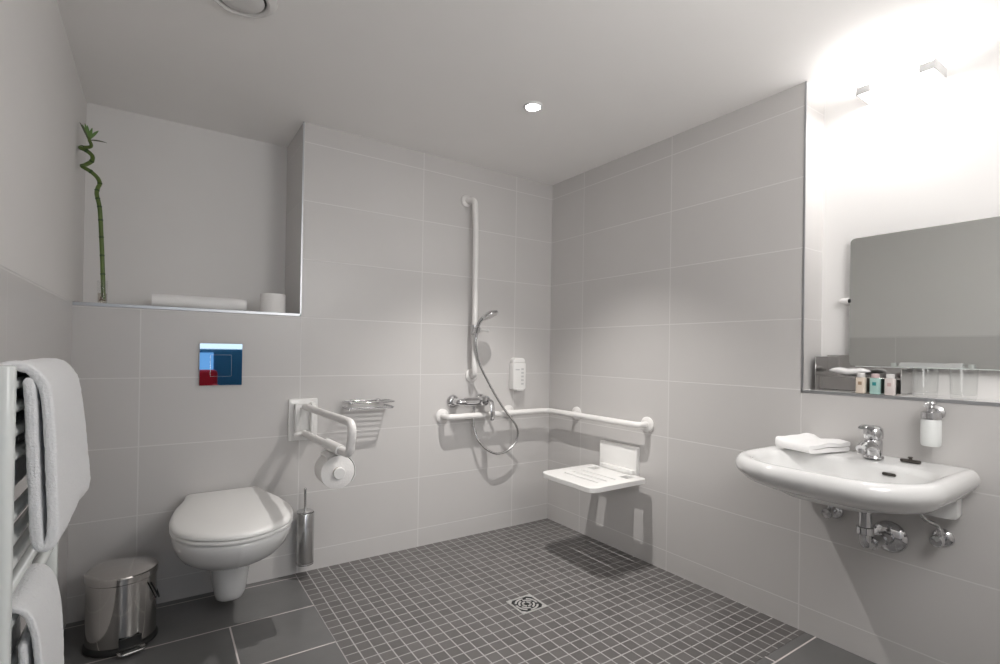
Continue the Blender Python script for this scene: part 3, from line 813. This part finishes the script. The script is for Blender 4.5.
TX, TY = -.088, -1.962
t = thing('basin_tap', 'chrome single lever tap on the washbasin', 'tap', (TX, TY, BT))
part('base_ring', lathe(B(), [(.031, .0002), (.032, .003), (.030, .008), (.026, .010)], (TX, TY, BT), n=32), M['chrome'], t)
bm = B()
lathe(bm, [(.0255, .008), (.0265, .03), (.027, .062), (.024, .070)], (TX, TY, BT), n=32)
sp = spline([(TX - .005, TY, BT + .040), (TX - .050, TY, BT + .052), (TX - .085, TY, BT + .051), (TX - .112, TY, BT + .042)], 6)
tube(bm, sp, [.0215 - .006 * i / 18 for i in range(19)], 20)
part('body', bm, M['chrome'], t)
part('aerator', lathe(B(), [(.0135, 0), (.0135, .014), (.011, .0145)], (TX - .102, TY, BT + .040), (-.15, 0, -1), n=20), M['chrome'], t)
lb = part('lever_dome', lathe(B(), [(.0262, .0705), (.030, .074), (.0315, .092), (.029, .108), (.020, .117), (.0, .120)], (TX, TY, BT), (-.06, 0, 1), n=32, cap1=False), M['chrome'], t)
lv = spline([(TX - .018, TY, BT + .106), (TX - .055, TY, BT + .118), (TX - .085, TY, BT + .121), (TX - .104, TY, BT + .117)], 6)
bm = B(); rings = []
for i, p in enumerate(lv):
    s = i / (len(lv) - 1); w = .016 - .004 * s; h = .0095 - .005 * s
    rings.append([p + Vector((0, w * math.cos(a), h * math.sin(a))) for a in [2 * PI * k / 16 for k in range(16)]])
part('lever', loft(bm, rings), M['chrome'], lb)

# waste trap and angle valves under the basin
t = thing('basin_trap', 'chrome waste trap between the washbasin and the wall', 'waste pipe', (-.24, BYC, .44))
KX, KY = -.140, -1.957
bm = lathe(B(), [(.018, .636), (.026, .632), (.026, .597), (.020, .595), (.020, .545), (.027, .543), (.028, .520), (.022, .517)], (KX, KY, 0), n=28)
part('tail_pipe', bm, M['chrome'], t)
bm = tube(B(), fillet([(KX, KY, .525), (KX, KY, .478), (-.02, -1.985, .490), (-.004, -1.985, .490)], [.026, .02], 10), .0195, 20)
part('outlet_pipe', bm, M['chrome'], t)
for x in (-.108, -.056):
    part('pipe_nut', tube(B(), [(x, KY - .027 * (x - KX) / .12, .478 + .012 * (x - KX) / .12), (x + .026, KY - .027 * (x + .026 - KX) / .12, .478 + .012 * (x + .026 - KX) / .12)], .0255, 10), M['chrome'], t)
part('wall_rosette', lathe(B(), [(.057, .0005), (.058, .003), (.054, .010), (.040, .018), (.024, .022)], (0, -1.985, .490), (-1, 0, 0), n=40), M['chrome'], t)
def valve(label, y, z, hose_to):
    t = thing('angle_valve', label, 'valve', (-.03, y, z - .03), 'angle valves under the washbasin')
    part('wall_rosette', lathe(B(), [(.030, .0005), (.031, .002), (.028, .008), (.016, .014)], (0, y, z), (-1, 0, 0), n=28), M['chrome'], t)
    bm = B(); lathe(bm, [(.011, .012), (.0125, .014), (.0125, .045), (.010, .047)], (0, y, z), (-1, 0, 0), n=20)
    tube(bm, [(-.036, y, z), (-.036, y, z + .034)], .0105, 16)
    part('body', bm, M['chrome'], t)
    part('handle', lathe(B(), [(.009, .0475), (.019, .050), (.0205, .056), (.0205, .070), (.017, .075), (.0, .076)], (0, y, z), (-1, 0, 0), n=10, cap1=False), M['chrome'], t)
    part('supply_hose', tube(B(), spline([(-.036, y, z + .034)] + hose_to, 8), .0068, 12), M['steel'], t)
valve('chrome angle valve under the left end of the washbasin', -1.800, .537, [(-.058, -1.803, .583), (-.082, -1.812, .604), (-.090, -1.825, .634)])
valve('chrome angle valve under the right end of the washbasin', -2.140, .535, [(-.046, -2.132, .585), (-.078, -2.112, .602), (-.095, -2.095, .636)])

# folded face towel on the basin corner
t = thing('face_towel', 'small white folded face towel on the back corner of the washbasin', 'towel', (-.10, -1.74, BT))
pth = spline([(.105, .020), (.05, .0215), (.0, .0215), (-.06, .0215), (-.098, .019), (-.104, .013), (-.098, .0075), (-.06, .0065), (.0, .0065), (.05, .0065), (.10, .0065)], 4)
ca, sa = math.cos(math.radians(-14)), math.sin(math.radians(-14))
def ft(a, b, s):
    x, y = a, s
    return (-.117 + x * ca - y * sa, -1.765 + x * sa + y * ca, BT + .0012 + b)
def ftj(q, i, s):
    n = noise.noise(Vector((q.x * 14, q.y * 14, 3.1)))
    hi = max(0, (q.z - BT) / .025)
    return Vector((0, 0, hi * (.010 * n + .006 + .016 * max(0, (s - .03) / .055) ** 1.5)))
m = 26
part('towel_body', sweep(B(), ribbon(pth, .0125), [-.074 + .148 * k / m for k in range(m + 1)], ft, ftj), M['cotton'], t, angle=70)

# liquid soap dispenser on the right wall
t = thing('soap_dispenser', 'chrome and frosted glass soap dispenser on the wall above the basin', 'soap dispenser', (-.055, -2.118, .85))
DYC = -2.118
part('wall_holder', lathe(B(), [(.024, .0005), (.025, .003), (.025, .012), (.016, .018), (.012, .032)], (0, DYC, .965), (-1, 0, 0), n=28), M['chrome'], t)
part('holder_ring', lathe(B(), [(.024, .945), (.0285, .946), (.029, .955), (.0285, .968), (.024, .970)], (-.056, DYC, 0), n=32), M['chrome'], t)
part('glass_bottle', lathe(B(), [(.0, .853), (.024, .853), (.0275, .857), (.0285, .870), (.0285, .940), (.026, .9445)], (-.056, DYC, 0), n=32, cap0=False), M['frost'], t)
pm = part('pump', lathe(B(), [(.013, .9705), (.013, .982), (.008, .985), (.0065, .992), (.013, .994), (.015, .998), (.013, 1.004), (.0, 1.006)], (-.056, DYC, 0), n=24, cap1=False), M['chrome'], t)
part('nozzle', tube(B(), spline([(-.062, DYC, .998), (-.10, DYC, 1.000), (-.112, DYC, .993)], 5), [.0065] * 6 + [.0055] * 5, 12), M['chrome'], pm)

# ================================================================== NICHE OVER THE BASIN
MX = .118
t = thing('tilting_mirror', 'large frameless mirror with rounded corners above the washbasin', 'mirror', (RD, -2.13, 1.118))
out = rrect(-2.470, -1.797, 1.118, 1.645, .018, 6)
gl = part('mirror_glass', plate(B(), out, MX + .006, MX, lambda a, b, h: (h, a, b), .0012), M['mirror'], t, smooth=False)
part('ground_edge', box(B(), MX - .0005, MX + .0065, -2.45, -1.82, 1.1155, 1.1178, .0005), M['mirror_edge'], t, label='pale ground lower edge')
for y, yl in ((-1.775, 1), (-2.492, -1)):
    bk = part('tilt_bracket', lathe(B(), [(.017, 0), (.018, .003), (.016, .008), (.009, .012), (.009, .040)], (RD, y, 1.388), (-1, 0, 0), n=24), M['whitecap'], t)
    part('tilt_knob', lathe(B(), [(.0, -.016), (.010, -.015), (.012, -.010), (.012, .010), (.010, .015), (.0, .016)], (MX + .004, y - yl * .002, 1.388), (0, 1, 0), n=20, cap0=False, cap1=False), M['whitecap'], bk)
    part('pivot_clamp', lathe(B(), [(.0075, 0), (.0085, .002), (.0085, .010), (.0, .011)], (MX + .003, y - yl * .0155, 1.388), (0, -yl, 0), n=16, cap1=False), M['black'], bk, label='black pivot')

# polished steel amenity box
t = thing('amenity_box', 'polished steel amenity box standing at the left end of the shelf', 'box', (.09, -1.85, RZ))
def panel(name, *a, **k): return part(name, box(B(), *a, .0008, 1), M['steel_bright'], t, **k)
ax0, ax1, ay0, ay1 = .048, .160, -2.000, -1.698
panel('back_panel', ax1 - .003, ax1, ay0, ay1, RZ + .0005, RZ + .150)
panel('base_panel', ax0, ax1 - .0032, ay0, ay1, RZ + .0005, RZ + .006)
panel('end_panel', ax0, ax1 - .0032, ay1 - .003, ay1, RZ + .0062, RZ + .143)
panel('end_panel', ax0, ax1 - .0032, ay0, ay0 + .003, RZ + .0062, RZ + .100)
panel('front_panel', ax0 + .03, ax0 + .033, ay0 + .0032, ay1 - .0032, RZ + .0062, RZ + .0595)
panel('shelf_panel', ax0 + .0002, ax1 - .0032, ay0 + .0032, ay1 - .0032, RZ + .060, RZ + .063)
bm = B(); rings = []
for k in range(25):
    s = k / 24; y = -1.738 - .152 * s
    w = .022 * (1 - abs(2 * s - 1) ** 6) + .003; hgt = .013 * (1 - abs(2 * s - 1) ** 4) + .001
    rings.append([Vector((.079 + w * math.cos(a), y, RZ + .084 + hgt * math.sin(a) * (1 + .25 * noise.noise(Vector((s * 9, a * 2, 0)))) + .003 * math.sin(s * 9))) for a in [2 * PI * q / 18 for q in range(18)]])
solo('wrapped_sachet', loft(bm, rings), M['film'], 'white film-wrapped sachet lying in the steel box', 'sachet', (.079, -1.81, RZ + .063), angle=60)

def bottle(label, y, body, cap, mark, capw=.0125):
    t = thing('toiletry_bottle', label, 'bottle', (.030, y, RZ), 'toiletry bottles on the mirror shelf')
    w, d = .0165, .011
    part('body', plate(B(), rrect(.030 - d, .030 + d, y - w, y + w, .006, 5), RZ + .0006, RZ + .063, lambda a, b, h: (a, b, h), .004), body, t)
    part('cap', lathe(B(), [(capw, .0635), (capw + .0008, .065), (capw + .0008, .078), (capw - .001, .080), (.0, .0805)], (.030, y, RZ), n=24, cap1=False), cap, t)
    part('printed_mark', plate(B(), rrect(y - .0062, y + .0062, RZ + .034, RZ + .047, .001, 2), .030 - d - .0002, .030 - d - .0009, lambda a, b, h: (h, a, b)), mark, t, label='small printed square')
bottle('cream toiletry bottle with a small brown square in front of the steel box', -1.875, M['cream'], M['whitecap'], M['brown'])
bottle('teal toiletry bottle with a dark teal square and pink cap', -1.923, M['teal'], M['pinkcap'], M['dteal'])
bottle('pale pink toiletry bottle with a white cap beside the tumblers', -1.971, M['pinkish'], M['whitecap'], M['pinkmark'])
def tumbler(label, y):
    solo('glass_tumbler', lathe(B(), [(.0, 0), (.031, 0), (.0345, .003), (.036, .02), (.0385, .104), (.0378, .106), (.037, .104), (.0345, .02), (.031, .016), (.0, .015)], (.066, y, RZ + .0004), n=40, cap0=False, cap1=False),
         M['glass'], label, 'glass', (.066, y, RZ + .0004), 'tumblers on the mirror shelf', angle=50)
tumbler('clear glass tumbler beside the pale pink bottle on the shelf', -2.066)
tumbler('clear glass tumbler at the right end of the shelf, away from the bottles', -2.172)

# ================================================================== PEDAL BIN
QX, QY, QR = -2.365, -.268, .113
t = thing('pedal_bin', 'polished steel pedal bin on the floor in the left corner', 'bin', (QX, QY, 0))
part('base', lathe(B(), [(QR + .002, .0003), (QR + .006, .004), (QR + .006, .014), (QR + .001, .022), (QR - .004, .024)], (QX, QY, 0), n=56), M['black'], t, label='black plastic base ring')
part('body', lathe(B(), [(QR - .002, .0245), (QR, .027), (QR, .255), (QR - .002, .257)], (QX, QY, 0), n=64), M['steel_pol'], t, angle=30)
ld = part('lid', lathe(B(), [(QR + .001, .2575), (QR + .004, .2590), (QR + .004, .280), (QR + .001, .285), (QR - .015, .290), (QR * .6, .296), (QR * .25, .299), (.0, .2995)], (QX, QY, 0), n=64, cap1=False), M['steel_pol'], t, angle=30)
part('hinge', box(B(), QX - .03, QX + .03, QY + QR + .0065, QY + QR + .020, .235, .275, .004), M['black'], t)
bm = B(); a0 = math.radians(-74); dirv = Vector((math.cos(a0), math.sin(a0), 0)); sid = Vector((-dirv.y, dirv.x, 0)); cen = Vector((QX, QY, 0))
pd = lambda a, b, h: cen + dirv * a + sid * b + Vector((0, 0, h))
plate(bm, rrect(QR + .0075, QR + .045, -.045, .045, [.004, .016, .016, .004], 6), .012, .019, pd, .002)
part('pedal', bm, M['steel'], t)
bm = B(); plate(bm, rrect(QR + .0003, QR + .0068, -.036, .036, .001, 2), .026, .058, pd, .0005)
part('pedal_slot', bm, M['black'], t, label='black recess behind the pedal')
hb = [cen + Vector((math.cos(a), math.sin(a), 0)) * (QR + .0075 + .004 * 0) + Vector((0, 0, .235 - .095 * math.sin(PI * k / 20))) for k, a in enumerate([math.radians(-40 + 90 * k / 20) for k in range(21)])]
part('carry_handle', tube(B(), hb, .003, 8), M['black'], t)
bm = B(); rings = []
for z in (.165, .195):
    rings.append([cen + Vector((math.cos(a), math.sin(a), 0)) * r + Vector((0, 0, z + .014 * k / 6)) for k, a, r in [(k, math.radians(-141 + 24 * k / 6), QR + .0004) for k in range(7)] + [(k, math.radians(-141 + 24 * k / 6), QR + .0012) for k in range(6, -1, -1)]])

# ================================================================== TOWEL RADIATOR AND TOWELS
RX0, RX1 = -2.503, -2.459
RY0, RY1 = -1.578, -1.102
t = thing('towel_radiator', 'white ladder towel radiator on the left wall', 'radiator', (-2.48, -1.354, .02))
for y in (RY0, RY1):
    bm = plate(B(), rrect(RX0, RX1, y - .018, y + .018, [.004, .012, .012, .004], 5), .02, 1.116, lambda a, b, h: (a, b, h), .003)
    part('upright', bm, M['rad'], t)
zs = [1.082, 1.040, .998, .956, .850, .808, .766, .724, .664, .560, .518, .476, .434, .392, .270, .228, .186, .144, .102, .06]
for z in zs:
    part('rung', tube(B(), [(-2.474, RY0 + .017, z), (-2.474, RY1 - .017, z)], .0105, 14), M['rad'], t)
for y in (RY0, RY1):
    for z in (1.02, .12):
        part('wall_mount', tube(B(), [(XL + .0005, y, z), (RX0 + .001, y, z)], .012, 12), M['rad'], t)

def hung_towel(name, label, path, th, y0, y1, amp, seed, bulge=0., mat=M['towel']):
    t = thing(name, label, 'towel', (path[len(path) // 2][0], (y0 + y1) / 2, min(p[1] for p in path)))
    sp = spline(path, 9)
    zt = max(p[1] for p in path); zb = min(p[1] for p in path)
    def jit(q, i, s):
        u = (s - y0) / (y1 - y0); d = max(0, (zt - q.z)) / (zt - zb)
        front = 1 if q.x > -2.462 else .15
        n1 = noise.noise(Vector((seed + s * 5.5, q.z * 3.2, seed))); n2 = noise.noise(Vector((seed + q.x * 6, s * 9 + 4, q.z * 7)))
        return Vector((front * (amp * d * abs(n1) * 2 + .0015 * (1 + n2) + bulge * d * u), .010 * d * noise.noise(Vector((q.z * 5, seed, q.x * 6))) + .015 * d * u, -.010 * front * d * (1 - u) + .004 * n2))
    m = 110; L_ = y1 - y0; rings = []
    st = [(0, .35), (.0015, .70), (.004, .90), (.008, 1.)] + [(.008 + (L_ - .016) * k / m, 1.) for k in range(1, m)] + [(L_ - .008, 1.), (L_ - .004, .90), (L_ - .0015, .70), (L_, .35)]
    for dy, k in st:
        pr_ = ribbon(sp, th * k, 8)
        rings.append([(lambda q: q + jit(q, 0, y0 + dy))(Vector((p.x, y0 + dy, p.y))) for p in pr_])
    o = part('towel_body', loft(B(), rings), mat, t, angle=80)
    tex = bpy.data.textures.new(name + ' pile', 'CLOUDS'); tex.noise_scale = .006
    md = o.modifiers.new('pile', 'DISPLACE'); md.texture = tex; md.strength = .0028; md.mid_level = .5
    return t
hung_towel('hanging_towel', 'thick white towel folded over the top of the radiator',
           [(-2.4525, 1.084), (-2.4495, 1.04), (-2.447, .98), (-2.444, .90), (-2.441, .83), (-2.436, .806), (-2.424, .803), (-2.418, .83), (-2.420, .90), (-2.423, .98), (-2.429, 1.06), (-2.438, 1.088), (-2.453, 1.107), (-2.472, 1.112), (-2.491, 1.104), (-2.4995, 1.065), (-2.4995, .98), (-2.499, .88)],
             .0175, -1.536, -1.148, .005, 2.3, .007)
hung_towel('hanging_towel', 'small white towel hanging low on the radiator',
           [(-2.4545, 0.6220), (-2.452, 0.5620), (-2.450, 0.5020), (-2.447, 0.4020), (-2.442, 0.3870), (-2.434, 0.3900), (-2.430, 0.4120), (-2.431, 0.5020), (-2.433, 0.5820), (-2.438, 0.6420), (-2.447, 0.6760), (-2.460, 0.6900), (-2.474, 0.6930), (-2.489, 0.6850), (-2.495, 0.6420), (-2.495, 0.5620), (-2.4945, 0.4820)],
           .0125, -1.536, -1.320, .004, 5.1, .003)

# ================================================================== ARMCHAIR IN THE ROOM BEHIND (seen in the flush plate only)
t = thing('armchair', 'red armchair in the room behind the camera, mirrored in the flush plate', 'armchair', (-1.90, -5.6, 0))
R_ = M['red_fabric']; ox, oy = -1.90, -5.6
part('seat', box(B(), ox - .30, ox + .30, oy - .30, oy + .32, .20, .46, .05, 4), R_, t)
part('backrest', box(B(), ox - .38, ox + .38, oy - .48, oy - .31, .20, .82, .06, 4), R_, t)
for sx in (-1, 1):
    part('armrest', box(B(), ox + sx * .34 - .038, ox + sx * .34 + .038, oy - .30, oy + .32, .20, .62, .03, 4), R_, t)
    for sy in (-.38, .26):
        part('leg', lathe(B(), [(.012, .0005), (.02, .15), (.022, .199)], (ox + sx * .28, oy + sy, 0), n=14), M['black'], t)
